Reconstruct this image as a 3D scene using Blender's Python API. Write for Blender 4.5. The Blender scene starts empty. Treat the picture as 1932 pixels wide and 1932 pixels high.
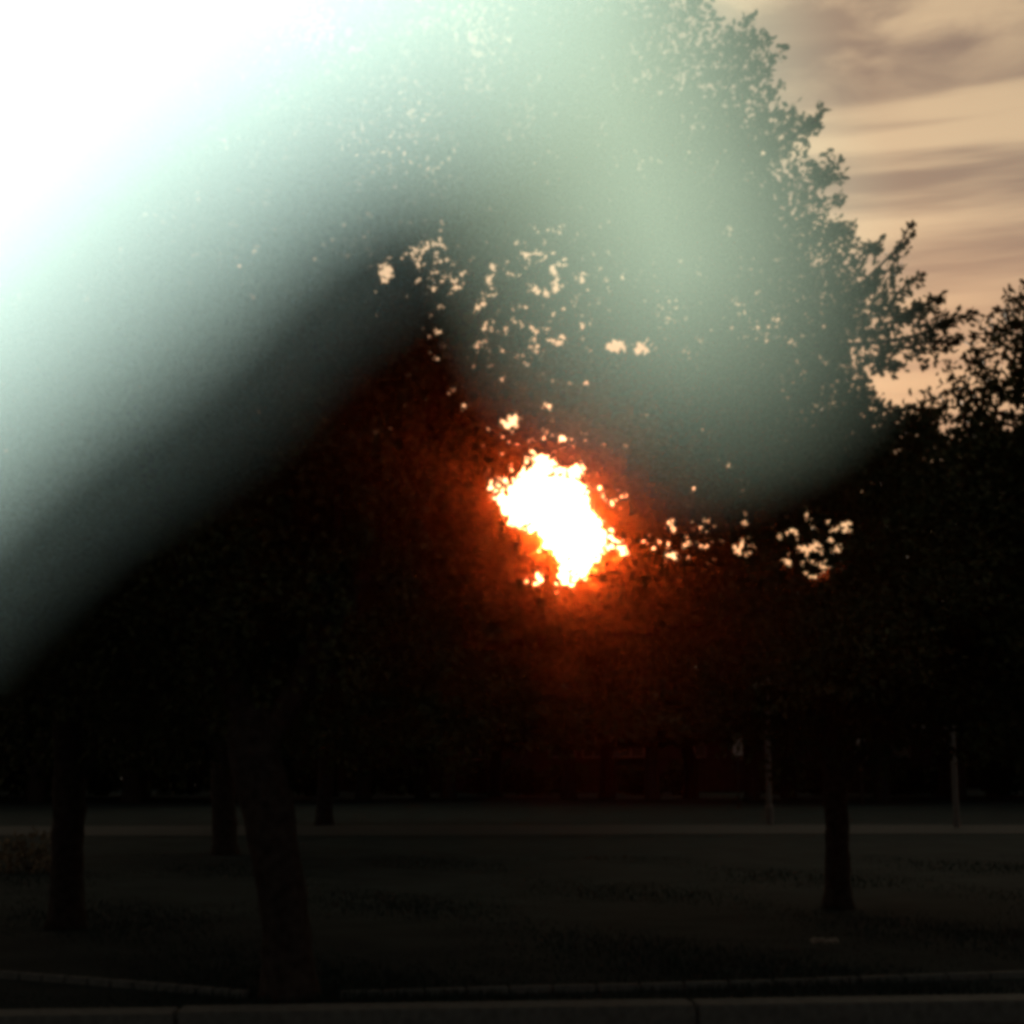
import bpy, bmesh, math, random
import numpy as np
from mathutils import Vector, Matrix

R = math.radians
random.seed(7)
rng = np.random.default_rng(11)
S = bpy.context.scene
COL = S.collection

# ------------------------------------------------------------------ camera
EYE = Vector((0.0, 0.0, 1.6))
PITCH = R(8.87)
FPX = 2973.0                     # focal length in px of a 1932 px wide view
cam = bpy.data.cameras.new('camera')
cam.lens_unit = 'FOV'
cam.sensor_width = 36.0
cam.angle = 2 * math.atan(966 / FPX)
cam.clip_start = 0.01
cam.clip_end = 2000
cam.dof.use_dof = True
cam.dof.focus_distance = 45.0
cam.dof.aperture_fstop = 3.5
cam.dof.aperture_blades = 0
co = bpy.data.objects.new('camera', cam)
COL.objects.link(co)
co.location = EYE
co.rotation_euler = (R(90) + PITCH, 0, 0)
S.camera = co


def ray(px, py):
    """World direction through a point of the view (1932 px scale), scaled to unit forward depth."""
    x = (px - 966) / FPX
    y = (966 - py) / FPX
    return Vector((x, math.cos(PITCH) - y * math.sin(PITCH), math.sin(PITCH) + y * math.cos(PITCH)))


def at(px, py, Y):
    """Point at ground distance Y along the sight line."""
    d = ray(px, py)
    return EYE + d * (Y / d.y)


def on_ground(px, py, z=0.0):
    d = ray(px, py)
    return EYE + d * ((z - EYE.z) / d.z)


# ------------------------------------------------------------------ sun, sky, exposure
SUN_DIR = ray(1062, 1000).normalized()
SUN_EL = math.asin(SUN_DIR.z)
SUN_AZ = math.atan2(SUN_DIR.x, SUN_DIR.y)          # from +Y towards +X
SUN_COL = (1.0, 0.80, 0.63)

sl = bpy.data.lights.new('sun', 'SUN')
sl.energy = 5.0
sl.angle = R(0.53)
sl.color = SUN_COL
so = bpy.data.objects.new('sun', sl)
COL.objects.link(so)
so.location = (4, 60, 12)
so.rotation_euler = (-SUN_DIR).to_track_quat('-Z', 'Y').to_euler()

W = bpy.data.worlds.new('World')
S.world = W
W.use_nodes = True
wn, wl = W.node_tree.nodes, W.node_tree.links
wn.clear()


def nd(nodes, typ, **kw):
    n = nodes.new(typ)
    for k, v in kw.items():
        setattr(n, k, v)
    return n


def wmath(op, a, b=None, c=None):
    n = nd(wn, 'ShaderNodeMath', operation=op)
    for i, v in enumerate((a, b, c)):
        if v is None:
            continue
        if isinstance(v, (int, float)):
            n.inputs[i].default_value = v
        else:
            wl.new(v, n.inputs[i])
    return n.outputs[0]


def wmix(f, a, b, blend='MIX'):
    n = nd(wn, 'ShaderNodeMix', data_type='RGBA', blend_type=blend)
    for i, v in ((0, f), (6, a), (7, b)):
        if isinstance(v, (int, float)):
            n.inputs[i].default_value = v
        elif isinstance(v, tuple):
            n.inputs[i].default_value = (*v, 1)
        else:
            wl.new(v, n.inputs[i])
    return n.outputs[2]


def wrange(v, a, b, c, d, smooth=True):
    n = nd(wn, 'ShaderNodeMapRange', interpolation_type='SMOOTHSTEP' if smooth else 'LINEAR')
    wl.new(v, n.inputs[0])
    for i, q in enumerate((a, b, c, d)):
        n.inputs[i + 1].default_value = q
    return n.outputs[0]


sky = nd(wn, 'ShaderNodeTexSky', sky_type='NISHITA')
sky.sun_disc = False
sky.sun_elevation = SUN_EL
sky.sun_rotation = SUN_AZ
sky.dust_density = 2.5
bg1 = nd(wn, 'ShaderNodeBackground')
wl.new(sky.outputs[0], bg1.inputs[0])
bg1.inputs[1].default_value = 0.006
tc = nd(wn, 'ShaderNodeTexCoord')
dirv = tc.outputs['Generated']
sep = nd(wn, 'ShaderNodeSeparateXYZ')
wl.new(dirv, sep.inputs[0])
dot = nd(wn, 'ShaderNodeVectorMath', operation='DOT_PRODUCT')
wl.new(dirv, dot.inputs[0])
dot.inputs[1].default_value = SUN_DIR
cosang = dot.outputs['Value']
ang = wmath('ARCCOSINE', wmath('MINIMUM', cosang, 0.9999999))
# layered evening cloud: streaks low down, broken billows higher up
mp = nd(wn, 'ShaderNodeMapping')
wl.new(dirv, mp.inputs[0])
mp.inputs['Scale'].default_value = (2.5, 2.0, 34.0)
mp.inputs['Rotation'].default_value = (0, R(0.6), 0)
mp.inputs['Location'].default_value = (0.31, 0.0, -1.1)
n1 = nd(wn, 'ShaderNodeTexNoise')
wl.new(mp.outputs[0], n1.inputs['Vector'])
n1.inputs['Scale'].default_value = 1.0
n1.inputs['Detail'].default_value = 5
n1.inputs['Roughness'].default_value = 0.5
mp2 = nd(wn, 'ShaderNodeMapping')
wl.new(dirv, mp2.inputs[0])
mp2.inputs['Scale'].default_value = (10, 6.0, 24.0)
mp2.inputs['Rotation'].default_value = (0, R(9), 0)
n2 = nd(wn, 'ShaderNodeTexNoise')
wl.new(mp2.outputs[0], n2.inputs['Vector'])
n2.inputs['Scale'].default_value = 1.0
n2.inputs['Detail'].default_value = 6
n2.inputs['Distortion'].default_value = 0.5
el = sep.outputs['Z']
streak = wrange(n1.outputs[0], 0.42, 0.62, 0, 1)
bill = wrange(n2.outputs[0], 0.38, 0.62, 0, 1)
hi = wrange(el, 0.365, 0.43, 0, 1)
cl = wmath('ADD', wmath('MULTIPLY', streak, wmath('SUBTRACT', 1.0, wmath('MULTIPLY', hi, 0.8))),
           wmath('MULTIPLY', bill, wmath('MULTIPLY', hi, 0.8)))
low_c = wmix(cl, (0.42, 0.205, 0.12), (0.72, 0.40, 0.21))
high_c = wmix(cl, (0.29, 0.19, 0.135), (0.78, 0.55, 0.32))
ccol = wmix(wrange(el, 0.22, 0.36, 0, 1), low_c, high_c)
toward = wrange(cosang, -0.3, 1.0, 0.16, 1.0, False)
above = wrange(el, -0.02, 0.03, 0.2, 1.0)
cfac = wmath('MULTIPLY', toward, above)
a_in = wmath('MULTIPLY', wmath('EXPONENT', wmath('MULTIPLY', wmath('POWER', wmath('DIVIDE', ang, 0.048), 2.0), -1.0)), 16.0)
a_out = wmath('MULTIPLY', wmath('EXPONENT', wmath('MULTIPLY', wmath('DIVIDE', ang, 0.055), -1.0)), 1.0)
em = nd(wn, 'ShaderNodeVectorMath', operation='SCALE')
wl.new(ccol, em.inputs[0])
wl.new(cfac, em.inputs['Scale'])


def wscale(colr, fac):
    n = nd(wn, 'ShaderNodeVectorMath', operation='SCALE')
    n.inputs[0].default_value = colr
    wl.new(fac, n.inputs['Scale'])
    return n.outputs[0]


def wadd(a, b):
    n = nd(wn, 'ShaderNodeVectorMath', operation='ADD')
    wl.new(a, n.inputs[0])
    wl.new(b, n.inputs[1])
    return n.outputs[0]


total = wadd(wadd(em.outputs[0], wscale((1.0, 0.66, 0.30), a_in)), wscale((1.0, 0.50, 0.20), a_out))
bg2 = nd(wn, 'ShaderNodeBackground')
wl.new(total, bg2.inputs[0])
bg2.inputs[1].default_value = 0.40
adds = nd(wn, 'ShaderNodeAddShader')
wl.new(bg1.outputs[0], adds.inputs[0])
wl.new(bg2.outputs[0], adds.inputs[1])
wo = nd(wn, 'ShaderNodeOutputWorld')
wl.new(adds.outputs[0], wo.inputs[0])

S.view_settings.view_transform = 'Standard'
S.view_settings.look = 'None'
S.view_settings.gamma = 1
S.view_settings.use_curve_mapping = False
S.view_settings.exposure = 0.95

S.render.engine = 'CYCLES'
S.cycles.use_denoising = True
S.cycles.max_bounces = 6
S.cycles.diffuse_bounces = 2
S.cycles.glossy_bounces = 2
S.cycles.transmission_bounces = 3
S.cycles.transparent_max_bounces = 12
S.cycles.volume_bounces = 0
S.cycles.filter_width = 4.4
S.cycles.sample_clamp_indirect = 3.0


# ------------------------------------------------------------------ helpers
def tag(o, label=None, cat=None, group=None, kind=None):
    if label:
        o['label'] = label
    if cat:
        o['category'] = cat
    if group:
        o['group'] = group
    if kind:
        o['kind'] = kind
    return o


def empty(name, loc=(0, 0, 0), rz=0.0):
    o = bpy.data.objects.new(name, None)
    COL.objects.link(o)
    o.location = loc
    o.rotation_euler = (0, 0, rz)
    o.empty_display_size = 0.3
    return o


def link_mesh(name, me, mats, parent=None, smooth=False):
    o = bpy.data.objects.new(name, me)
    COL.objects.link(o)
    for m in (mats if isinstance(mats, (list, tuple)) else [mats]):
        if m.name not in [q.name for q in me.materials if q]:
            me.materials.append(m)
    if parent is not None:
        o.parent = parent
    if smooth:
        me.polygons.foreach_set('use_smooth', [True] * len(me.polygons))
    return o


def from_bm(name, bm, mat, parent=None, smooth=False):
    me = bpy.data.meshes.new(name)
    bm.normal_update()
    bm.to_mesh(me)
    bm.free()
    return link_mesh(name, me, mat, parent, smooth)


def box_bm(bm, c, s, bev=0.0, rz=0.0):
    r = bmesh.ops.create_cube(bm, size=1.0)
    M = Matrix.Translation(c) @ Matrix.Rotation(rz, 4, 'Z') @ Matrix.Diagonal((s[0], s[1], s[2], 1))
    bmesh.ops.transform(bm, matrix=M, verts=r['verts'])
    if bev:
        es = {e for v in r['verts'] for e in v.link_edges}
        bmesh.ops.bevel(bm, geom=list(es), offset=bev, segments=2, affect='EDGES')


def tube_bm(bm, pts, rads, n=8, wob=0.0, cap=True, seed=0):
    """Tapered tube along a polyline, with knobbly radius when wob > 0."""
    rr = random.Random(seed)
    pts = [Vector(p) for p in pts]
    rings = []
    ref = Vector((0.31, 0.9, 0.17)).normalized()
    for i, p in enumerate(pts):
        t = (pts[min(i + 1, len(pts) - 1)] - pts[max(i - 1, 0)]).normalized()
        a = t.cross(ref)
        if a.length < 1e-3:
            a = t.cross(Vector((1, 0, 0)))
        a.normalize()
        b = t.cross(a)
        ring = []
        for k in range(n):
            th = 2 * math.pi * k / n
            r = rads[i] * (1 + wob * (rr.random() - 0.5) * 2)
            ring.append(bm.verts.new(p + (a * math.cos(th) + b * math.sin(th)) * r))
        rings.append(ring)
    for i in range(len(rings) - 1):
        for k in range(n):
            bm.faces.new((rings[i][k], rings[i][(k + 1) % n], rings[i + 1][(k + 1) % n], rings[i + 1][k]))
    if cap:
        bm.faces.new(list(reversed(rings[0])))
        bm.faces.new(rings[-1])


def spline(pts, sub=5):
    """Catmull-Rom through points (Vectors)."""
    P = [Vector(p) for p in pts]
    P = [P[0] * 2 - P[1]] + P + [P[-1] * 2 - P[-2]]
    out = []
    for i in range(1, len(P) - 2):
        p0, p1, p2, p3 = P[i - 1:i + 3]
        for s in range(sub):
            t = s / sub
            out.append(0.5 * ((2 * p1) + (p2 - p0) * t + (2 * p0 - 5 * p1 + 4 * p2 - p3) * t * t
                              + (3 * p1 - p0 - 3 * p2 + p3) * t ** 3))
    out.append(P[-2])
    return out


# ------------------------------------------------------------------ materials
def pmat(name, base, rough=0.8, var=0.25, scale=6.0, bump=0.0, spec=0.3, base2=None, metallic=0.0, detail=5):
    m = bpy.data.materials.new(name)
    m.use_nodes = True
    n, l = m.node_tree.nodes, m.node_tree.links
    b = n['Principled BSDF']
    t = n.new('ShaderNodeTexCoord')
    x = n.new('ShaderNodeTexNoise')
    x.inputs['Scale'].default_value = scale
    x.inputs['Detail'].default_value = detail
    l.new(t.outputs['Object'], x.inputs['Vector'])
    r = n.new('ShaderNodeValToRGB')
    l.new(x.outputs[0], r.inputs[0])
    r.color_ramp.elements[0].position = 0.3
    r.color_ramp.elements[1].position = 0.7
    lo = tuple(c * (1 - var) for c in base)
    hi_ = base2 if base2 else tuple(min(1, c * (1 + var)) for c in base)
    r.color_ramp.elements[0].color = (*lo, 1)
    r.color_ramp.elements[1].color = (*hi_, 1)
    l.new(r.outputs[0], b.inputs['Base Color'])
    b.inputs['Roughness'].default_value = rough
    b.inputs['Specular IOR Level'].default_value = spec
    b.inputs['Metallic'].default_value = metallic
    if bump:
        bp = n.new('ShaderNodeBump')
        bp.inputs['Strength'].default_value = bump
        l.new(x.outputs[0], bp.inputs['Height'])
        l.new(bp.outputs[0], b.inputs['Normal'])
    return m


M_bark = pmat('bark', (0.036, 0.034, 0.033), 0.95, 0.45, 14, 0.8, 0.1)
M_leaf = pmat('leaf', (0.045, 0.06, 0.028), 0.75, 0.35, 2.5, 0, 0.15)
M_farleaf = pmat('far leaf', (0.04, 0.055, 0.03), 0.85, 0.35, 1.0, 0, 0.1)
M_dry = pmat('dry leaf', (0.16, 0.14, 0.10), 0.9, 0.3, 3, 0, 0.1)
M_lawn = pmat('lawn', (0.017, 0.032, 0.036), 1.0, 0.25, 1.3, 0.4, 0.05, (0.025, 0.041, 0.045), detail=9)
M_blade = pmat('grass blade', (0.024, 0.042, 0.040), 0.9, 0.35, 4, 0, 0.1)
M_path = pmat('path gravel', (0.050, 0.066, 0.072), 0.95, 0.2, 9, 0.3, 0.1)
M_road = pmat('asphalt', (0.05, 0.052, 0.052), 0.9, 0.25, 40, 0.4, 0.15)
M_conc = pmat('kerb concrete', (0.11, 0.135, 0.14), 0.9, 0.22, 18, 0.3, 0.15)
M_metal = pmat('pole metal', (0.10, 0.11, 0.115), 0.55, 0.2, 8, 0, 0.4)
M_globe = pmat('lamp globe', (0.5, 0.5, 0.48), 0.35, 0.08, 5, 0, 0.5)
M_wall = pmat('dark brick wall', (0.05, 0.042, 0.04), 0.9, 0.25, 3, 0.2, 0.1)
M_roof = pmat('roof', (0.05, 0.046, 0.045), 0.85, 0.25, 3, 0.2, 0.1)
M_trim = pmat('window trim', (0.16, 0.16, 0.16), 0.6, 0.1, 4, 0, 0.3)
M_board = pmat('painted board', (0.32, 0.34, 0.35), 0.6, 0.06, 3, 0, 0.4)
M_paper = pmat('paper', (0.40, 0.41, 0.39), 0.8, 0.12, 9, 0, 0.2)

M_glass = bpy.data.materials.new('window glass')
M_glass.use_nodes = True
_b = M_glass.node_tree.nodes['Principled BSDF']
_b.inputs['Base Color'].default_value = (0.03, 0.035, 0.04, 1)
_b.inputs['Roughness'].default_value = 0.08
_b.inputs['Specular IOR Level'].default_value = 0.9


def glare_mat(name, cover, base):
    """Sunlit translucent sheet standing in for glare; cover sets how much view it hides."""
    m = bpy.data.materials.new(name)
    m.use_nodes = True
    n, l = m.node_tree.nodes, m.node_tree.links
    n.clear()
    t = n.new('ShaderNodeTexCoord')
    x = n.new('ShaderNodeTexNoise')
    x.inputs['Scale'].default_value = 30
    l.new(t.outputs['Object'], x.inputs['Vector'])
    r = n.new('ShaderNodeValToRGB')
    l.new(x.outputs[0], r.inputs[0])
    r.color_ramp.elements[0].color = (*base, 1)
    r.color_ramp.elements[1].color = (*[min(1, q * 1.04) for q in base], 1)
    tr = n.new('ShaderNodeBsdfTranslucent')
    l.new(r.outputs[0], tr.inputs[0])
    df = n.new('ShaderNodeBsdfDiffuse')
    l.new(r.outputs[0], df.inputs[0])
    mx = n.new('ShaderNodeMixShader')
    mx.inputs[0].default_value = 0.04
    l.new(tr.outputs[0], mx.inputs[1])
    l.new(df.outputs[0], mx.inputs[2])
    tp = n.new('ShaderNodeBsdfTransparent')
    m2 = n.new('ShaderNodeMixShader')
    m2.inputs[0].default_value = cover
    l.new(tp.outputs[0], m2.inputs[1])
    l.new(mx.outputs[0], m2.inputs[2])
    o = n.new('ShaderNodeOutputMaterial')
    l.new(m2.outputs[0], o.inputs[0])
    return m


M_glare_fringe = glare_mat('glare fringe', 0.15, (0.45, 0.73, 0.80))  # added glare sheets: colour and opacity follow the brightness of the glare
M_glare_core = glare_mat('glare core', 0.93, (0.475, 0.77, 0.865))
M_glare_lobe = glare_mat('glare lobe', 0.23, (0.52, 0.82, 0.76))


# ------------------------------------------------------------------ ground
def sheet(name, pts, z, mat, label=None):
    bm = bmesh.new()
    vs = [bm.verts.new((p[0], p[1], z)) for p in pts]
    bm.faces.new(vs)
    o = from_bm(name, bm, mat)
    tag(o, label, None, None, 'structure')
    return o


KA = on_ground(-400, 1925, 0.0)      # road kerb line, left and right, a little skewed to the view
KB = on_ground(2330, 1884, 0.0)
kd = (KB - KA).normalized()
kn = Vector((-kd.y, kd.x, 0))
K0 = KA - kd * 40
K1 = KB + kd * 40


def kp(x):
    """point of the kerb line at a given x"""
    t = (x - KA.x) / kd.x
    return KA + kd * t


# lawn with gentle unevenness
bm = bmesh.new()
NX, NY = 70, 60
grid = []
for j in range(NY + 1):
    row = []
    for i in range(NX + 1):
        x = -95 + 190 * i / NX
        y0 = kp(x).y + 0.16
        f = (j / NY) ** 1.8
        y = y0 + (158 - y0) * f
        z = 0.0
        if j > 0:
            z = 0.05 * math.sin(x * 0.35 + 1.3) * math.sin(y * 0.23) + 0.02 * math.sin(x * 1.7 + y * 0.9)
            z *= min(1.0, (y - y0) / 6) * (0 if 31 < y < 41 else 1)
        row.append(bm.verts.new((x, y, z)))
    grid.append(row)
for j in range(NY):
    for i in range(NX):
        bm.faces.new((grid[j][i], grid[j][i + 1], grid[j + 1][i + 1], grid[j + 1][i]))
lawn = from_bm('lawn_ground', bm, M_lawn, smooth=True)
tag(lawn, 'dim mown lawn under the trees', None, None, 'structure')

road = sheet('road', [(-95, -9), (95, -9), kp(95) - kn * 0.16, kp(-95) - kn * 0.16], -0.11, M_road, 'dark asphalt road along the kerb')

# pale path crossing the lawn beyond the trees
PY0, PY1 = 33.6, 38.2
bm = bmesh.new()
prev = None
for i in range(61):
    x = -60 + 2 * i
    e0 = PY0 + 0.35 * math.sin(x * 0.21) + 0.012 * x
    e1 = PY1 + 0.35 * math.sin(x * 0.17 + 1) + 0.012 * x
    a, b = bm.verts.new((x, e0, 0.015)), bm.verts.new((x, e1, 0.015))
    if prev:
        bm.faces.new((prev[0], a, b, prev[1]))
    prev = (a, b)
path = from_bm('path', bm, M_path)
tag(path, 'pale gravel path crossing the lawn', None, None, 'structure')

# kerb: separate stones, 0.98 m long with open joints
kerb_root = empty('kerb', kp(0.0), math.atan2(kd.y, kd.x))
tag(kerb_root, 'row of grey concrete kerb stones between lawn and road', None, None, 'structure')
bm = bmesh.new()
box_bm(bm, (0, 0, -0.055), (3.285, 0.30, 0.15), 0.012)
kme = bpy.data.meshes.new('kerb_stone')
bm.to_mesh(kme)
bm.free()
kme.materials.append(M_conc)
for i in range(-4, 5):
    o = bpy.data.objects.new('kerb_stone', kme)
    COL.objects.link(o)
    o.parent = kerb_root
    o.location = (i * 3.3 - 0.47, random.uniform(-.004, .004), random.uniform(-.004, .004) + 0.01)
    o.rotation_euler = (0, 0, random.uniform(-.004, .004))

bm = bmesh.new()
box_bm(bm, (-0.47, 0, -0.085), (29.5, 0.27, 0.16))
from_bm('kerb_bed', bm, M_road, kerb_root)

# low concrete edging on the lawn side: straight to the right, curving away to the left
def edging(name, pts, label):
    root = empty(name, pts[0])
    tag(root, label, None, None, 'structure')
    P = spline(pts, 4)
    for i in range(len(P) - 1):
        a, b = P[i], P[i + 1]
        d = b - a
        bm = bmesh.new()
        box_bm(bm, ((a + b) / 2 - Vector(pts[0])) + Vector((0, 0, 0.015)), (d.length - 0.012, 0.07, 0.07), 0.008,
               math.atan2(d.y, d.x))
        from_bm('edging_block', bm, M_conc, root)


edging('edging', [on_ground(x, y) for x, y in ((640, 1884), (960, 1875), (1290, 1867), (1620, 1856), (1940, 1845), (2200, 1836))],
       'straight concrete edging at the lower right, beside the road kerb')
edging('edging', [on_ground(x, y) for x, y in ((-150, 1833), (0, 1845), (170, 1858), (340, 1872), (470, 1884))],
       'curved concrete edging at the lower left, near the kerb')

# grass blades close by
NB = 60000
yy = 10.6 + 16 * rng.random(NB) ** 1.7
xx = (rng.random(NB) - 0.5) * 2 * (yy * 0.42)
ok = yy > np.array([0.3 + (KA.y + kd.y / kd.x * (x - KA.x)) for x in xx])
xx, yy = xx[ok], yy[ok]
n = len(xx)
hgt = 0.03 + 0.03 * rng.random(n)
th = rng.random(n) * 6.283
w = 0.006 + 0.004 * rng.random(n)
zg = 0.05 * np.sin(xx * 0.35 + 1.3) * np.sin(yy * 0.23) + 0.02 * np.sin(xx * 1.7 + yy * 0.9) - 0.03
V = np.zeros((n, 3, 3))
V[:, 0] = np.c_[xx - w * np.cos(th), yy - w * np.sin(th), zg]
V[:, 1] = np.c_[xx + w * np.cos(th), yy + w * np.sin(th), zg]
V[:, 2] = np.c_[xx + 0.04 * (rng.random(n) - .5), yy + 0.04 * (rng.random(n) - .5), zg + hgt + 0.01]


def np_mesh(name, verts, faces_n, face_idx):
    me = bpy.data.meshes.new(name)
    nv = len(verts)
    nf = len(face_idx) // faces_n
    me.vertices.add(nv)
    me.vertices.foreach_set('co', np.ascontiguousarray(verts, dtype=np.float32).ravel())
    me.loops.add(len(face_idx))
    me.loops.foreach_set('vertex_index', np.ascontiguousarray(face_idx, dtype=np.int32))
    me.polygons.add(nf)
    me.polygons.foreach_set('loop_start', np.arange(nf, dtype=np.int32) * faces_n)
    me.polygons.foreach_set('loop_total', np.full(nf, faces_n, dtype=np.int32))
    me.update(calc_edges=True)
    return me


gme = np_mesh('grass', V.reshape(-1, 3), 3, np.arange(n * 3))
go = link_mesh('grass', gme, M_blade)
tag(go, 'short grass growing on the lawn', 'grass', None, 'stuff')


# ------------------------------------------------------------------ foliage tools
def project(P):
    """World points (N,3) -> view px (1932 scale)."""
    d = P - np.array(EYE)
    c, s = math.cos(PITCH), math.sin(PITCH)
    f = d[:, 1] * c + d[:, 2] * s
    u = -d[:, 1] * s + d[:, 2] * c
    f = np.maximum(f, 0.1)
    return 966 + FPX * d[:, 0] / f, 966 - FPX * u / f


_lat = rng.random((64, 64))


def vnoise(x, y):
    xi, yi = np.floor(x).astype(int), np.floor(y).astype(int)
    fx, fy = x - xi, y - yi
    fx, fy = fx * fx * (3 - 2 * fx), fy * fy * (3 - 2 * fy)
    g = lambda a, b: _lat[a % 64, b % 64]
    return (g(xi, yi) * (1 - fx) + g(xi + 1, yi) * fx) * (1 - fy) + (g(xi, yi + 1) * (1 - fx) + g(xi + 1, yi + 1) * fx) * fy


def inside(poly, x, y):
    r = np.zeros(len(x), bool)
    j = len(poly) - 1
    for i in range(len(poly)):
        xi, yi = poly[i]
        xj, yj = poly[j]
        if yi != yj:
            r ^= ((yi > y) != (yj > y)) & (x < (xj - xi) * (y - yi) / (yj - yi) + xi)
        j = i
    return r


# where the crowns leave the sky open, and where they are only thinly leaved
OPEN = [
    [(1335, -400), (1345, 20), (1375, 60), (1470, 60), (1462, 150), (1425, 225), (1500, 212), (1565, 195), (1572, 240),
     (1535, 290), (1595, 305), (1580, 372), (1560, 412), (1615, 415), (1645, 505), (1700, 520), (1700, 575), (1760, 575),
     (1850, 585), (1800, 630), (1830, 650), (1880, 590), (1932, 535), (2120, 470), (2500, 400), (2500, -400)],
    [(1592, 662), (1640, 690), (1700, 700), (1790, 690), (1815, 715), (1740, 750), (1700, 782), (1660, 790), (1650, 740)],
    [(915, 955), (935, 920), (970, 890), (1005, 858), (1030, 885), (1075, 905), (1120, 945), (1150, 990), (1152, 1040),
     (1125, 1090), (1095, 1112), (1055, 1095), (1025, 1050), (1000, 1010), (950, 985)],
]
OPEN[0] = [(x - (34 if 1400 < x < 1860 else 0), y) for x, y in OPEN[0]]
THIN = [  # cx, cy, rx, ry, how open
    (960, 600, 135, 85, 0.55), (1010, 520, 90, 42, 0.62), (850, 520, 110, 80, 0.4), (900, 595, 26, 28, 0.85), (830, 500, 46, 46, 0.62), (728, 520, 22, 20, 0.7),
    (835, 590, 34, 30, 0.5), (960, 797, 17, 14, 1.0), (1035, 768, 13, 11, 0.95), (875, 890, 18, 14, 0.75), (880, 932, 16, 12, 0.75),
    (1160, 655, 26, 12, 0.8), (1210, 655, 18, 13, 0.8), (1092, 722, 16, 10, 0.75), (1370, 432, 12, 11, .9), (1050, 470, 70, 40, 0.45),
    (1200, 1045, 52, 30, 0.6), (1110, 825, 60, 12, 0.5), (1290, 1020, 70, 34, 0.62), (1340, 1060, 60, 40, 0.5), (1215, 1050, 80, 40, 0.42), (1440, 1000, 60, 30, 0.5), (1405, 1030, 24, 18, 0.85), (1280, 1110, 34, 26, 0.6),
    (1480, 1062, 24, 30, 0.65), (1545, 1035, 55, 60, 0.66), (1500, 1090, 60, 30, 0.55), (1600, 998, 18, 16, 0.9), (1470, 1112, 42, 12, 0.75), (1776, 1130, 14, 9, 0.9),
    (1692, 1148, 9, 7, 0.8), (990, 1088, 30, 18, 0.7), (1150, 930, 45, 12, 0.55), (1080, 895, 35, 20, 0.6), (940, 930, 30, 30, 0.6),
    (1790, 800, 30, 18, 0.7), (1890, 690, 24, 22, 0.75), (1905, 790, 26, 22, 0.6), (1720, 800, 20, 16, 0.6), (1690, 560, 50, 60, 0.45), (1660, 540, 40, 14, 0.7),
    (1720, 640, 100, 60, 0.5), (1640, 620, 60, 22, 0.5), (1400, 120, 90, 110, 0.42), (1490, 330, 60, 60, 0.35), (550, 280, 60, 40, 0.3),
    (690, 290, 60, 50, 0.3), (860, 250, 50, 40, 0.35), (600, 350, 40, 30, 0.2), (1060, 1120, 60, 20, 0.5), (1010, 880, 40, 20, 0.6),
    (905, 740, 60, 40, 0.3), (1000, 700, 90, 40, 0.3), (1240, 790, 20, 14, 0.7), (735, 910, 14, 8, 0.6), (1150, 1085, 50, 25, 0.55),
]


def keep(P, thin=1.0):
    """Which leaf positions are leaved: not in open sky, thinned where light breaks through the crowns."""
    x, y = project(P)
    jx = x + 34 * (vnoise(x / 23, y / 23) - .5) + 9 * rng.standard_normal(len(x))
    jy = y + 34 * (vnoise(x / 23 + 31, y / 23 + 17) - .5) + 9 * rng.standard_normal(len(x))
    k = np.ones(len(x), bool)
    for p in OPEN:
        k &= ~inside(p, jx, jy)
    nz = vnoise(x / 11 + 7, y / 11 + 3) * 0.6 + vnoise(x / 5, y / 5) * 0.4
    for cx, cy, rx, ry, op in THIN:
        q = ((x - cx) / (rx * 1.25)) ** 2 + ((y - cy) / (ry * 1.25)) ** 2
        lim = op * thin * np.clip(1.6 - q * 0.9, 0, 1)
        k &= ~((nz < 0.12 + 0.62 * lim) & (lim > 0.02) & (rng.random(len(x)) < 0.985))
    return k


def leaf_arrays(base, dirs, size, width=0.55):
    """Folded, slightly arched leaves: (N,3) base points and directions -> verts and quads."""
    N = len(base)
    d = dirs / np.linalg.norm(dirs, axis=1, keepdims=True)
    r = rng.standard_normal((N, 3))
    s = np.cross(d, r)
    s /= np.linalg.norm(s, axis=1, keepdims=True)
    nn = np.cross(s, d)
    L = size[:, None]
    Wd = L * width * 0.5
    v = np.empty((N, 6, 3))
    v[:, 0] = base
    v[:, 1] = base + d * L * .35 + s * Wd + nn * L * .10
    v[:, 2] = base + d * L * .72 + s * Wd * .8 + nn * L * .06
    v[:, 3] = base + d * L - nn * L * .10
    v[:, 4] = base + d * L * .72 - s * Wd * .8 + nn * L * .06
    v[:, 5] = base + d * L * .35 - s * Wd + nn * L * .10
    o = (np.arange(N) * 6)[:, None]
    f = np.concatenate([o + np.array([0, 1, 2, 3]), o + np.array([0, 3, 4, 5])], axis=1)
    return v.reshape(-1, 3), f.ravel()


def unit(n):
    v = rng.standard_normal((n, 3))
    return v / np.linalg.norm(v, axis=1, keepdims=True)


def sprays(centres, outward, per, length, leaf, spread=0.10, test=True, thin=1.0):
    """Leafy twigs: each centre carries `per` leaves strung along a twig that points outward and up."""
    N = len(centres)
    d = outward + 0.55 * unit(N) + np.array([0, 0, 0.25])
    d /= np.linalg.norm(d, axis=1, keepdims=True)
    t = rng.random((N, per)) * 1.0
    base = centres[:, None] + d[:, None] * (t[..., None] * length) + spread * rng.standard_normal((N, per, 3)) * 0.6
    ld = d[:, None] * 0.8 + unit(N * per).reshape(N, per, 3)
    base = base.reshape(-1, 3)
    ld = ld.reshape(-1, 3)
    if test:
        k = keep(base, thin)
        base, ld = base[k], ld[k]
    sz = leaf * (0.65 + 0.7 * rng.random(len(base)))
    return leaf_arrays(base, ld, sz)


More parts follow.
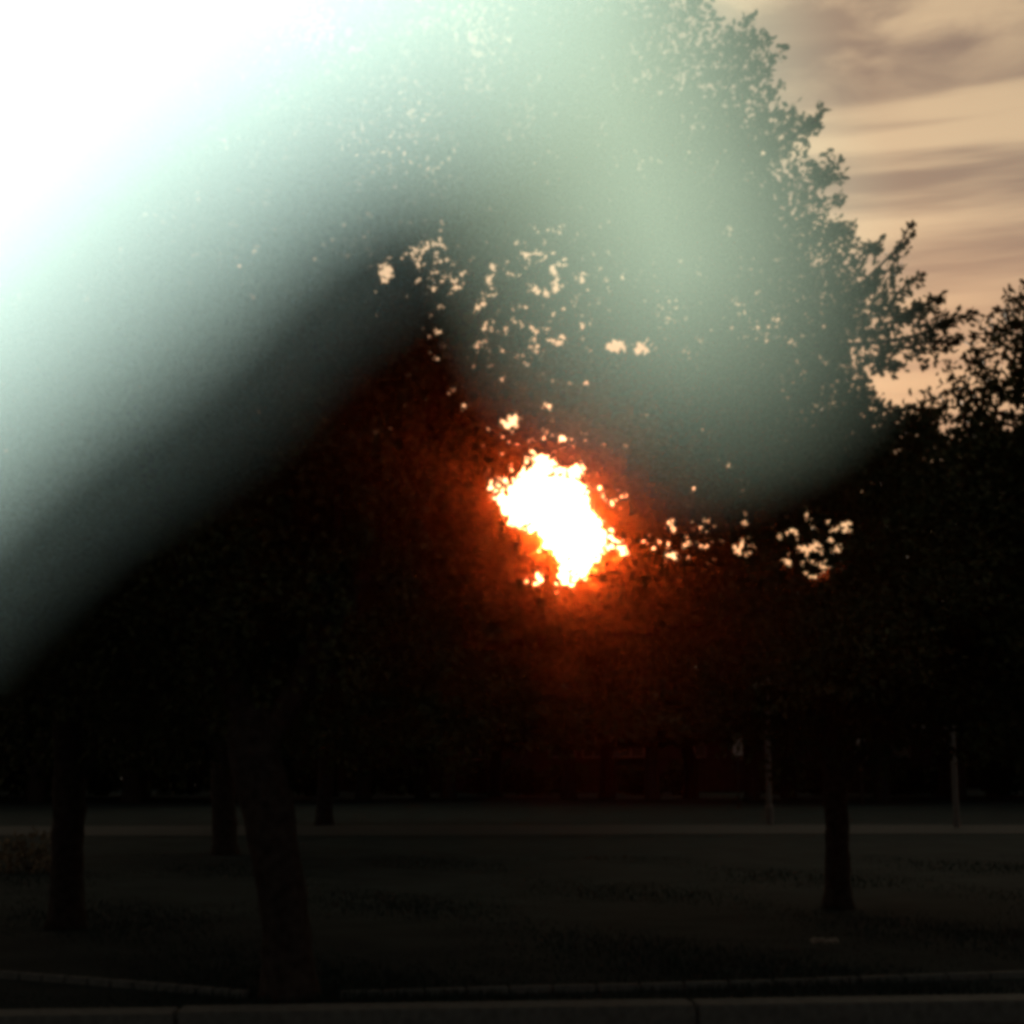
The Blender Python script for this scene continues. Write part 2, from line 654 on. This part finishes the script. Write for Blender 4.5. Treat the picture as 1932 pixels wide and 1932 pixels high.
def in_blobs(n, blobs):
    """Points through a set of ellipsoids (cx,cy,cz,rx,ry,rz); volume weighted, looser at the rim."""
    vol = np.array([b[3] * b[4] * b[5] for b in blobs])
    idx = rng.choice(len(blobs), n, p=vol / vol.sum())
    B = np.array(blobs)[idx]
    u = unit(n) * (rng.random(n) ** (1 / 2.6))[:, None]
    return B[:, :3] + u * B[:, 3:], u


def crown(parent, blobs, twigs, per, length, leaf, thin=1.0, mat=M_leaf, zmin=1.75, name='crown', test=True):
    c, u = in_blobs(twigs // 6, blobs)
    c, u = np.repeat(c, 6, 0), np.repeat(u, 6, 0)
    c = c + rng.standard_normal(c.shape) * length * .42
    k = c[:, 2] > zmin
    c, u = c[k], u[k]
    v, f = sprays(c, u, per, length, leaf, test=test, thin=thin)
    loc = np.array(parent.location) if parent is not None else 0
    me = np_mesh(name, v - loc, 4, f)
    o = link_mesh(name, me, mat, parent)
    o['kind'] = 'stuff'
    return o


def trunk(parent, pts, rads, name='trunk', n=12, seed=0, flare=True):
    P = spline(pts, 6)
    m = len(P)
    rr = [np.interp(i / (m - 1), np.linspace(0, 1, len(rads)), rads) for i in range(m)]
    if flare:
        rr[0] *= 1.35
        rr[1] *= 1.12
        P[0].z -= 0.08
    loc = Vector(parent.location)
    bm = bmesh.new()
    tube_bm(bm, [p - loc for p in P], rr, n, 0.07, True, seed)
    return from_bm(name, bm, M_bark, parent, True)


def limb_px(parent, pts, r0, r1, seed=0):
    """Limb given by sight-line points (px, py, distance)."""
    P = [at(*p) for p in pts]
    return trunk(parent, P, [r0, (r0 + r1) / 2, r1], 'limb', 7, seed, False)


# ------------------------------------------------------------------ trees near the road
def tree_root(px, py):
    return empty('broadleaf_tree', on_ground(px, py, 0.0))


# the thick leaning trunk at the kerb; its crown spreads over most of the view
t1 = tree_root(545, 1886)
tag(t1, 'broad tree with the thickest trunk, leaning left, standing at the kerb', 'tree')
D = t1.location.y
trunk(t1, [at(545, 1886, D), at(538, 1740, D), at(510, 1560, D), at(482, 1430, D + .05), at(468, 1340, D + .1)],
      [.185, .165, .172, .185, .14], 'trunk', 14, 3)
limb_px(t1, [(478, 1440, D), (560, 1300, D + .2), (690, 1080, D + .5), (785, 860, D + .7), (850, 680, D + .8), (905, 520, D + 1),
             (985, 320, D + 1.1), (1090, 40, D + 1.2)], .10, .03, 5)
limb_px(t1, [(470, 1380, D + .1), (380, 1150, D + .3), (270, 850, D + .4), (200, 500, D + .6), (160, 200, D + .8)], .10, .03, 6)
limb_px(t1, [(850, 690, D + .8), (930, 575, D + .6), (1060, 480, D + .5), (1240, 400, D + .4), (1420, 310, D + .5), (1540, 225, D + .6)], .05, .012, 7)
limb_px(t1, [(785, 860, D + .7), (930, 765, D + .9), (1100, 745, D + 1), (1300, 720, D + 1), (1500, 660, D + 1.1), (1700, 640, D + 1.1), (1835, 588, D + 1.1)], .055, .007, 8)
limb_px(t1, [(500, 1370, D + .1), (700, 1240, D + .7), (960, 1215, D + 1), (1250, 1190, D + 1.1), (1450, 1150, D + 1.1)], .06, .012, 9)
limb_px(t1, [(870, 600, D + .9), (910, 420, D + 1.3), (860, 200, D + 1.6), (840, -100, D + 1.8)], .045, .015, 10)
limb_px(t1, [(1240, 400, D + .4), (1330, 250, D + .3), (1400, 120, D + .3), (1440, 70, D + .3)], .025, .006, 11)
limb_px(t1, [(1500, 660, D + 1.1), (1600, 560, D + 1.1), (1690, 470, D + 1.1), (1718, 420, D + 1.1)], .02, .005, 12)
limb_px(t1, [(560, 1300, D + .2), (640, 1000, D + .6), (600, 700, D + .9), (560, 350, D + 1)], .06, .015, 13)
cx = t1.location.x
crown(t1, [(cx + 0.2, D + 1.3, 5.0, 3.9, 2.6, 2.9), (cx + 2.6, D + 1.2, 4.7, 2.5, 1.7, 2.1), (cx + 0.4, D + .9, 3.3, 3.6, 1.9, 1.6),
           (cx + 1.8, D + 1.0, 6.6, 2.4, 1.8, 1.7), (cx - 2, D + 1.2, 4.8, 2.8, 2.2, 2.8), (cx + 3.1, D + 1.1, 3.4, 1.9, 1.5, 1.4),
           (cx + 0.6, D + 1.4, 4.4, 2.0, 1.6, 2.0),
           (cx + 2.9, D + 1.1, 5.4, 1.5, 1.3, 1.9), (cx + 3.2, D + 1.1, 4.4, 1.2, 1.2, 1.2)],
      16800, 18, .36, .057)

# leafy shoots that stick out of the crown against the sky
SHOOTS = [((1640, 560), (1722, 428)), ((1665, 590), (1738, 520)), ((1700, 640), (1842, 588)), ((1540, 640), (1640, 545)), ((1690, 660), (1790, 610)),
          ((1500, 300), (1552, 200)), ((1530, 360), (1582, 305)), ((1400, 180), (1452, 70)), ((1360, 120), (1378, 60)), ((1420, 240), (1450, 130)),
          ((1560, 470), (1612, 425)), ((1600, 690), (1560, 640)), ((1660, 610), (1745, 575)), ((1480, 260), (1530, 235)), ((1545, 420), (1600, 440)),
          ((1600, 600), (1700, 560)), ((1620, 650), (1790, 660)), ((1640, 620), (1725, 600)),
          ((1290, 60), (1335, -20)), ((1380, 90), (1420, 30)), ((1410, 200), (1475, 165)), ((1455, 300), (1500, 215)), ((1500, 330), (1590, 335)),
          ((1520, 400), (1595, 370)), ((1560, 450), (1655, 470)), ((1590, 520), (1665, 455)), ((1690, 610), (1775, 560)), ((1720, 650), (1810, 640)),
          ((1640, 700), (1700, 690)), ((1650, 580), (1700, 500)), ((1430, 130), (1480, 95)), ((1580, 560), (1660, 520))]


def sprig(parent, a, b, Y, nleaf, leaf=.062):
    pa, pb = at(*a, Y), at(*b, Y + random.uniform(-.2, .2))
    loc = Vector(parent.location)
    mid = (pa + pb) / 2 + Vector((0, random.uniform(-.1, .1), -.03))
    P = spline([pa, mid, pb], 4)
    bm = bmesh.new()
    tube_bm(bm, [p - loc for p in P], [.006, .005, .005, .004, .004, .003, .003, .002, .002][:len(P)], 5)
    me = bpy.data.meshes.new('sprig')
    bm.to_mesh(me)
    bm.free()
    o = link_mesh('sprig', me, M_bark, parent)
    ln = (pb - pa).length
    t = rng.random(nleaf) ** 0.85
    base = np.array([np.array(pa + (pb - pa) * q) for q in t]) + rng.standard_normal((nleaf, 3)) * .028 * (1.35 - t)[:, None] * (1 + ln)
    d = np.array((pb - pa).normalized()) * 0.9 + unit(nleaf) * 0.9
    v, f = leaf_arrays(base, d, leaf * (.6 + .6 * rng.random(nleaf)))
    lo = link_mesh('leaf', np_mesh('leaf', v - np.array(loc), 4, f), M_leaf, o)
    lo['kind'] = 'stuff'
    return o


for a, b in SHOOTS:
    sprig(t1, a, b, D + 1.1, int(30 + math.dist(a, b) * .42))

# straight trunk at the far left
t2 = tree_root(124, 1750)
tag(t2, 'tree with a straight dark trunk, the farthest left, one low limb to its right', 'tree')
D2 = t2.location.y
trunk(t2, [at(124, 1750, D2), at(127, 1600, D2), at(132, 1450, D2), at(120, 1250, D2), at(110, 900, D2 + .3)], [.165, .155, .16, .12, .06], 'trunk', 12, 21)
limb_px(t2, [(140, 1470, D2), (200, 1420, D2), (290, 1330, D2 + .2), (400, 1150, D2 + .3)], .075, .025, 22)
limb_px(t2, [(125, 1300, D2), (40, 1100, D2 - .2), (-60, 850, D2 - .3)], .06, .02, 23)
crown(t2, [(t2.location.x, D2 + .6, 4.9, 3.9, 2.8, 3.1), (t2.location.x + .6, D2 + .4, 3.2, 3.2, 2.4, 1.5)], 2600, 16, .5, .095)

t3 = tree_root(425, 1615)
tag(t3, 'tree with a short stout trunk, just behind and left of the leaning trunk', 'tree')
D3 = t3.location.y
trunk(t3, [at(425, 1615, D3), at(424, 1540, D3), at(420, 1440, D3), at(430, 1200, D3 + .2)], [.215, .20, .19, .10], 'trunk', 12, 31)
limb_px(t3, [(420, 1460, D3), (500, 1350, D3), (600, 1200, D3)], .10, .03, 32)
limb_px(t3, [(420, 1440, D3), (350, 1300, D3), (290, 1120, D3)], .09, .03, 33)
crown(t3, [(t3.location.x, D3, 5.6, 5, 4, 3.6), (t3.location.x + 2, D3, 4.3, 4.5, 3, 2.3)], 2300, 14, .6, .15, zmin=2.1)

t4 = tree_root(612, 1557)
tag(t4, 'slim-trunked tree beside the pale path, right of the leaning trunk', 'tree')
D4 = t4.location.y
trunk(t4, [at(612, 1557, D4), at(613, 1500, D4), at(616, 1430, D4), at(610, 1250, D4)], [.21, .19, .19, .10], 'trunk', 10, 41)
limb_px(t4, [(616, 1440, D4), (680, 1350, D4), (760, 1240, D4)], .10, .03, 42)
limb_px(t4, [(614, 1420, D4), (560, 1320, D4), (500, 1200, D4)], .10, .03, 43)
crown(t4, [(t4.location.x, D4, 6.0, 5.5, 4, 3.9), (t4.location.x + 3.5, D4 + 1, 5.2, 4, 3, 2.6), (t4.location.x + 5.2, D4 + .5, 3.6, 3.4, 2.6, 2.0), (t4.location.x + 4.6, D4, 3.3, 2.6, 2.2, 1.8)], 4200, 12, .8, .21, zmin=2.4)  # last two blobs added to keep sun flecks off the lawn

t5 = tree_root(1580, 1713)
tag(t5, 'slender tree forking low, alone on the lawn right of the tall lamp post', 'tree')
D5 = t5.location.y
trunk(t5, [at(1582, 1715, D5), at(1580, 1600, D5), at(1576, 1480, D5), at(1568, 1380, D5), at(1560, 1200, D5)], [.155, .125, .135, .11, .05], 'trunk', 12, 51)
limb_px(t5, [(1580, 1500, D5), (1610, 1445, D5), (1660, 1370, D5), (1740, 1230, D5 + .2), (1800, 1050, D5 + .3)], .075, .02, 52)
limb_px(t5, [(1572, 1430, D5), (1520, 1330, D5), (1440, 1210, D5 - .2)], .055, .02, 53)
limb_px(t5, [(1562, 1250, D5), (1600, 1100, D5), (1640, 960, D5)], .04, .015, 54)
crown(t5, [(t5.location.x + .3, D5 + .4, 3.5, 2.8, 2.2, 1.7), (t5.location.x + 1.6, D5 + .6, 3.8, 2.2, 2, 1.7), (t5.location.x - 1.0, D5 + .3, 3.6, 1.7, 1.6, .85)],
      4600, 16, .42, .085, zmin=1.6)

t6 = empty('broadleaf_tree', (6.15, 15.6, 0))
tag(t6, 'tree at the right edge whose dark crown climbs against the sunset sky', 'tree')
trunk(t6, [(6.15, 15.6, 0), (6.1, 15.6, 1.2), (6.2, 15.7, 2.2), (6.1, 15.8, 4.6)], [.17, .15, .15, .06], 'trunk', 12, 61)
limb_px(t6, [(2120, 1330, 15.7), (2040, 1120, 15.7), (1960, 880, 15.7), (1935, 620, 15.7)], .07, .012, 62)
limb_px(t6, [(2050, 1130, 15.7), (1950, 1000, 15.8), (1850, 860, 15.8), (1800, 740, 15.8)], .05, .010, 63)
crown(t6, [(6.9, 15.9, 4.6, 2.1, 2.0, 2.2), (5.4, 15.8, 3.2, 1.9, 1.7, 1.6)], 3600, 16, .40, .08, zmin=1.7)
for a, b in (((1905, 660), (1922, 560)), ((1870, 730), (1838, 650)), ((1930, 640), (1895, 590)), ((1850, 740), (1780, 700)), ((1800, 790), (1740, 735)),
             ((1830, 760), (1900, 660))):
    sprig(t6, a, b, 15.7, 26, .07)


# ------------------------------------------------------------------ far row of trees
def far_crown_mesh(i, leaf, nleaf, zmin=2.6):
    blobs = []
    r = random.Random(100 + i)
    for _ in range(9):
        blobs.append((r.uniform(-2.6, 2.6), r.uniform(-2, 2), r.uniform(3.2, 8.2), r.uniform(1.8, 3.0), r.uniform(1.8, 2.6), r.uniform(1.4, 2.3)))
    blobs.append((0, 0, 5.5, 3.9, 2.8, 3.4) if zmin > 1 else (0, 0, 4.2, 4.3, 3, 2.7))
    if zmin < 1:
        blobs.append((0, 0, 1.4, 4.2, 2.6, 1.6))
    c, u = in_blobs(nleaf, blobs)
    k = c[:, 2] > zmin
    c, u = c[k], u[k]
    v, f = leaf_arrays(c, u + unit(len(c)), leaf * (.6 + .7 * rng.random(len(c))), .8)
    return np_mesh('crown', v, 4, f)


FAR = [far_crown_mesh(i, .36, 12000) for i in range(3)] + [far_crown_mesh(i + 3, .44, 11000, .1) for i in range(3)]
trunk_me = []
for i in range(3):
    bm = bmesh.new()
    tube_bm(bm, spline([(0, 0, -.1), (.05, 0, 1.2), (-.08, .05, 2.4), (0, 0, 5)], 3), [.34, .30, .27, .26, .25, .23, .2, .16, .12, .08], 8, .06, True, i)
    me = bpy.data.meshes.new('trunk')
    bm.to_mesh(me)
    bm.free()
    me.materials.append(M_bark)
    trunk_me.append(me)
for me in FAR:
    me.materials.append(M_farleaf)
k = 0
for Y, xs, hs, lab, grp in (
        (60, np.arange(-40, 42, 3.8), 0.83, 'dense dark tree in the row in front of the low building', 'trees before the low building'),
        (65.5, np.arange(-38.2, 42, 3.8), 0.85, 'dense dark tree in the row in front of the low building', 'trees before the low building'),  # second row, added to keep direct sun off the lawn
        (88, np.arange(-46, 48, 5.2), 1.06, 'dense dark tree in the far row behind the low building', 'trees behind the low building'),
        (100, np.arange(-54, 56, 5.6), 1.25, 'dense dark tree in the far row behind the low building', 'trees behind the low building')):
    for x in xs:
        px_c = 966 + x / Y * FPX
        h = hs * random.uniform(.93, 1.03)
        if px_c < 780 or px_c > 1680:
            h *= 1.25
        elif px_c > 1180:
            h *= 1.09
        r = empty('far_tree', (x + random.uniform(-.6, .6), Y + random.uniform(-2, 2), 0), random.uniform(0, 6.28))
        r.scale = (random.uniform(1.0, 1.15), random.uniform(1.0, 1.15), h)
        tag(r, lab, 'tree', grp)
        for nm, me in (('crown', FAR[k % 3 + (3 if Y > 70 else 0)]), ('trunk', trunk_me[k % 3])):
            o = bpy.data.objects.new(nm, me)
            COL.objects.link(o)
            o.parent = r
            if nm == 'crown':
                o['kind'] = 'stuff'
        k += 1

# ------------------------------------------------------------------ far low building with pale windows
BY = 75.0
b0, b1 = at(560, 1430, BY).x, at(1760, 1430, BY).x
broot = empty('low_building', ((b0 + b1) / 2, BY, 0))
tag(broot, 'long low dark building with small pale windows, far beyond the path', 'building')


def bl(x, z, y=0.0):
    return Vector((x - broot.location.x, y, z))


bm = bmesh.new()
box_bm(bm, (0, 4, 1.55), (b1 - b0, 8, 3.1))
wallo = from_bm('wall', bm, M_wall, broot)
bm = bmesh.new()
L = (b1 - b0) / 2 + .5
prof = [(-.7, 3.1), (-.7, 3.25), (4, 4.7), (8.7, 3.25), (8.7, 3.1)]
va = [bm.verts.new((-L, y, z)) for y, z in prof]
vb = [bm.verts.new((L, y, z)) for y, z in prof]
bm.faces.new(va)
bm.faces.new(list(reversed(vb)))
for i in range(5):
    j = (i + 1) % 5
    bm.faces.new((va[i], vb[i], vb[j], va[j]))
bmesh.ops.recalc_face_normals(bm, faces=bm.faces)
roofo = from_bm('roof', bm, M_roof, broot)
bm = bmesh.new()
box_bm(bm, (6, 4.2, 4.8), (.7, .7, 1.2))
from_bm('chimney', bm, M_wall, roofo)


def window(px, w, z0, z1, mul=0):
    x = at(px, 1430, BY).x
    p = bl(x, (z0 + z1) / 2, -.06)
    bm = bmesh.new()
    t = .07
    box_bm(bm, (p.x - w / 2 + t / 2, p.y, p.z), (t, .12, z1 - z0))
    box_bm(bm, (p.x + w / 2 - t / 2, p.y, p.z), (t, .12, z1 - z0))
    box_bm(bm, (p.x, p.y, z1 - t / 2), (w - 2 * t, .12, t))
    box_bm(bm, (p.x, p.y, z0 + t / 2), (w - 2 * t, .16, t))
    for q in range(mul):
        box_bm(bm, (p.x - w / 2 + w * (q + 1) / (mul + 1), p.y, p.z), (t * .7, .09, z1 - z0 - 2 * t))
    o = from_bm('window', bm, M_trim, broot)
    bm = bmesh.new()
    box_bm(bm, (p.x, p.y + .02, p.z), (w - 2 * t, .03, z1 - z0 - 2 * t))
    from_bm('pane', bm, M_glass, o)


for px, w, z0, z1, mu in ((850, .9, 1.5, 2.6, 0), (890, .9, 1.5, 2.6, 0), (1060, 1.3, 1.6, 2.4, 1), (1130, 1.6, 1.6, 2.4, 2), (1190, 1.3, 1.6, 2.4, 1),
                          (1310, 1.1, 1.6, 2.3, 1), (1392, .62, 1.5, 2.55, 0), (1625, .55, 1.5, 2.55, 0), (1700, .9, 1.6, 2.4, 0)):
    window(px, w, z0, z1, mu)
x = at(980, 1430, BY).x
bm = bmesh.new()
box_bm(bm, bl(x, 1.05, -.03), (1.0, .1, 2.1))
do = from_bm('door', bm, M_roof, broot)
bm = bmesh.new()
box_bm(bm, bl(x + .38, 1.05, -.11), (.05, .06, .16))
from_bm('handle', bm, M_metal, do)


# ------------------------------------------------------------------ shrubs before the building and at the left
def shrub_mesh(i, n, leaf):
    r = random.Random(300 + i)
    blobs = [(r.uniform(-.8, .8), r.uniform(-.4, .4), r.uniform(.35, .8), r.uniform(.5, .9), r.uniform(.4, .6), r.uniform(.35, .6)) for _ in range(5)]
    c, u = in_blobs(n, blobs)
    c[:, 2] = np.maximum(c[:, 2], .02)
    v, f = leaf_arrays(c, u + unit(n), leaf * (.6 + .7 * rng.random(n)), .7)
    return np_mesh('foliage', v, 4, f)


SH = [shrub_mesh(i, 1300, .17) for i in range(2)]
for me in SH:
    me.materials.append(M_farleaf)
for i, px in enumerate((600, 690, 770, 930, 1010, 1090, 1220, 1300, 1470, 1540, 1680, 1770, 1880, 460, 330, 215, 120, 40, -40, -130, 1960, 2040)):
    p = at(px, 1430, 69 + (i % 3))
    s = empty('shrub', (p.x, p.y, 0), random.uniform(0, 6))
    s.scale = [random.uniform(.95, 1.3)] * 3
    tag(s, 'dark rounded shrub in the row in front of the low building', 'shrub', 'shrubs in front of the low building')
    o = bpy.data.objects.new('foliage', SH[i % 2])
    COL.objects.link(o)
    o.parent = s
    o['kind'] = 'stuff'

p = on_ground(55, 1650)
s = empty('dry_bush', p)
tag(s, 'low bush of pale dry leaves on the lawn left of the farthest left trunk', 'bush')
c, u = in_blobs(420, [(0, 0, .30, .45, .3, .3), (.3, .1, .22, .3, .3, .22), (-.35, 0, .25, .35, .3, .25)])
c[:, 2] = np.maximum(c[:, 2], .02)
v, f = leaf_arrays(c, u + unit(len(c)), .085 * (.6 + .7 * rng.random(len(c))), .45)
o = link_mesh('foliage', np_mesh('foliage', v, 4, f), M_dry, s)
o['kind'] = 'stuff'
bm = bmesh.new()
for i in range(7):
    a = i * .9
    tube_bm(bm, [(0, 0, -.02), (.15 * math.cos(a), .12 * math.sin(a), .25), (.35 * math.cos(a), .25 * math.sin(a), .5)], [.012, .009, .004], 5)
from_bm('stem', bm, M_bark, s)

# ------------------------------------------------------------------ posts beyond the path
p = on_ground(1452, 1553, .06)
lp = empty('lamp_post', (p.x, p.y, 0.05))
tag(lp, 'tall thin grey lamp post with a round globe, beyond the pale path', 'lamp post')
bm = bmesh.new()
tube_bm(bm, [(0, 0, 0), (0, 0, .4), (0, 0, .42), (0, 0, 3.1)], [.10, .095, .07, .055], 10)
from_bm('pole', bm, M_metal, lp, False)
bm = bmesh.new()
tube_bm(bm, [(0, 0, 3.1), (0, 0, 3.14), (0, 0, 3.2)], [.10, .12, .07], 10)
from_bm('collar', bm, M_metal, lp)
bm = bmesh.new()
bmesh.ops.create_uvsphere(bm, u_segments=14, v_segments=9, radius=.15, matrix=Matrix.Translation((0, 0, 3.33)))
from_bm('globe', bm, M_globe, lp, True)

p = on_ground(1805, 1560, .06)
sp = empty('post', (p.x, p.y, 0.05))
tag(sp, 'shorter grey post with a straight arm pointing left, near the right edge', 'post')
hh = (1560 - 1372) / FPX * p.y
bm = bmesh.new()
tube_bm(bm, [(0, 0, 0), (0, 0, .3), (0, 0, hh)], [.085, .07, .06], 10)
from_bm('pole', bm, M_metal, sp)
bm = bmesh.new()
tube_bm(bm, [(.05, 0, hh - .06), (-.5, 0, hh - .05), (-1.05, 0, hh - .05)], [.045, .04, .035], 8)
from_bm('arm', bm, M_metal, sp)
bm = bmesh.new()
tube_bm(bm, [(-.02, 0, hh - .5), (-.45, 0, hh - .08)], [.02, .02], 6)
from_bm('brace', bm, M_metal, sp)

for px, py, w, h, mt, lab in ((1392, 1409, .30, .56, M_board, 'small pale sign board on a thin stake, left of the tall lamp post'),
                              (1625, 1410, .26, .52, M_board, 'small pale sign board on a thin stake, right of the slender tree')):
    p = at(px, py, 52)
    sg = empty('sign', (p.x, p.y, 0))
    tag(sg, lab, 'sign', 'signs beyond the path')
    bm = bmesh.new()
    box_bm(bm, (0, 0, p.z), (w, .03, h), .01)
    from_bm('board', bm, mt, sg)
    for q in (0,):
        bm = bmesh.new()
        tube_bm(bm, [(q, .04, 0), (q, .04, p.z + h * .4)], [.03, .025], 6)
        from_bm('stake', bm, M_bark, sg)

# crumpled scrap of paper on the lawn
p = on_ground(1557, 1790)
bm = bmesh.new()
G = []
rr = random.Random(5)
for j in range(6):
    G.append([bm.verts.new((-.11 + .22 * i / 7 + rr.uniform(-.01, .01), -.07 + .14 * j / 5 + rr.uniform(-.01, .01), .05 + rr.uniform(0, .045)))
              for i in range(8)])
for j in range(5):
    for i in range(7):
        bm.faces.new((G[j][i], G[j][i + 1], G[j + 1][i + 1], G[j + 1][i]))
bmesh.ops.solidify(bm, geom=bm.faces[:], thickness=.003)
sc = from_bm('paper_scrap', bm, M_paper)
sc.location = p
tag(sc, 'small crumpled pale paper scrap lying on the lawn before the slender tree', 'litter')


# ------------------------------------------------------------------ added sunlit sheets close to the lens, shaped as the glare
def glare_sheet(name, top, bottom, mat, parent, folds, amp):
    """Wavy glare sheet lofted between two edge lines given as sight-line points (px, py, distance)."""
    A = spline([at(*p) for p in top], 8)
    B = spline([at(*p) for p in bottom], 8)
    nn = min(len(A), len(B))
    A, B = A[:nn], B[:nn]
    bm = bmesh.new()
    rows = 14
    loc = Vector(parent.location)
    grid = []
    for j in range(rows + 1):
        f = j / rows
        grid.append([bm.verts.new(A[i].lerp(B[i], f) - loc + Vector((0, amp * math.sin(folds * 6.283 * i / nn + f * 1.2), 0))) for i in range(nn)])
    for j in range(rows):
        for i in range(nn - 1):
            bm.faces.new((grid[j][i], grid[j][i + 1], grid[j + 1][i + 1], grid[j + 1][i]))
    return from_bm(name, bm, mat, parent, True)


glare_root = empty('glare', at(300, 0, .15))
tag(glare_root, 'pale mint glare across the upper left, built as added out-of-focus sheets', 'glare')
EDGE = [(-900, 1535), (-450, 1145), (0, 735), (190, 585), (379, 430), (602, 276), (830, 150), (1000, 30), (1110, -250), (1150, -700)]


def glare_band(dx, dy, d, mat, amp=.0012):
    e = [(x + dx, y + dy, d) for x, y in EDGE]
    glare_sheet('glare_core' if dx < 0 else 'glare_fringe', [(x, -900, d) for x, y, d in e], e, mat, glare_root, 3, amp)


glare_band(-38, -56, .066, M_glare_core)
glare_band(8, 12, .052, M_glare_fringe)
glare_sheet('glare_lobe',
      [(560, -500, .09), (690, 200, .09), (890, 290, .09), (1010, 450, .09), (1080, 620, .09), (1170, 730, .09), (1270, 780, .09)],
      [(1350, -500, .09), (1370, 100, .09), (1435, 330, .09), (1505, 490, .09), (1520, 590, .09), (1490, 680, .09), (1410, 740, .09)], M_glare_lobe, glare_root, 2, .002)
glare_sheet('glare_lobe',
      [(700, -500, .075), (860, 120, .075), (1010, 250, .075), (1100, 400, .075), (1160, 580, .075), (1270, 660, .075)],
      [(1240, -500, .075), (1310, 150, .075), (1390, 330, .075), (1470, 480, .075), (1490, 580, .075), (1430, 650, .075)], M_glare_lobe, glare_root, 2, .0015)

# ------------------------------------------------------------------ thin red haze added for the glow around the sun
bm = bmesh.new()
box_bm(bm, (0, 75, 7), (184, 160, 16.4))
hz = from_bm('haze', bm, M_trim)
hz.data.materials.clear()
hm = bpy.data.materials.new('haze')
hm.use_nodes = True
hn, hl = hm.node_tree.nodes, hm.node_tree.links
hn.clear()
pv = hn.new('ShaderNodeVolumePrincipled')
pv.inputs['Color'].default_value = (1.0, 0.11, 0.012, 1)
pv.inputs['Density'].default_value = 0.00030
pv.inputs['Anisotropy'].default_value = 0.988
hmo = hn.new('ShaderNodeOutputMaterial')
hl.new(pv.outputs[0], hmo.inputs['Volume'])
hz.data.materials.append(hm)
tag(hz, 'faint red haze in the air, added for the glow around the sun', 'haze', None, 'stuff')
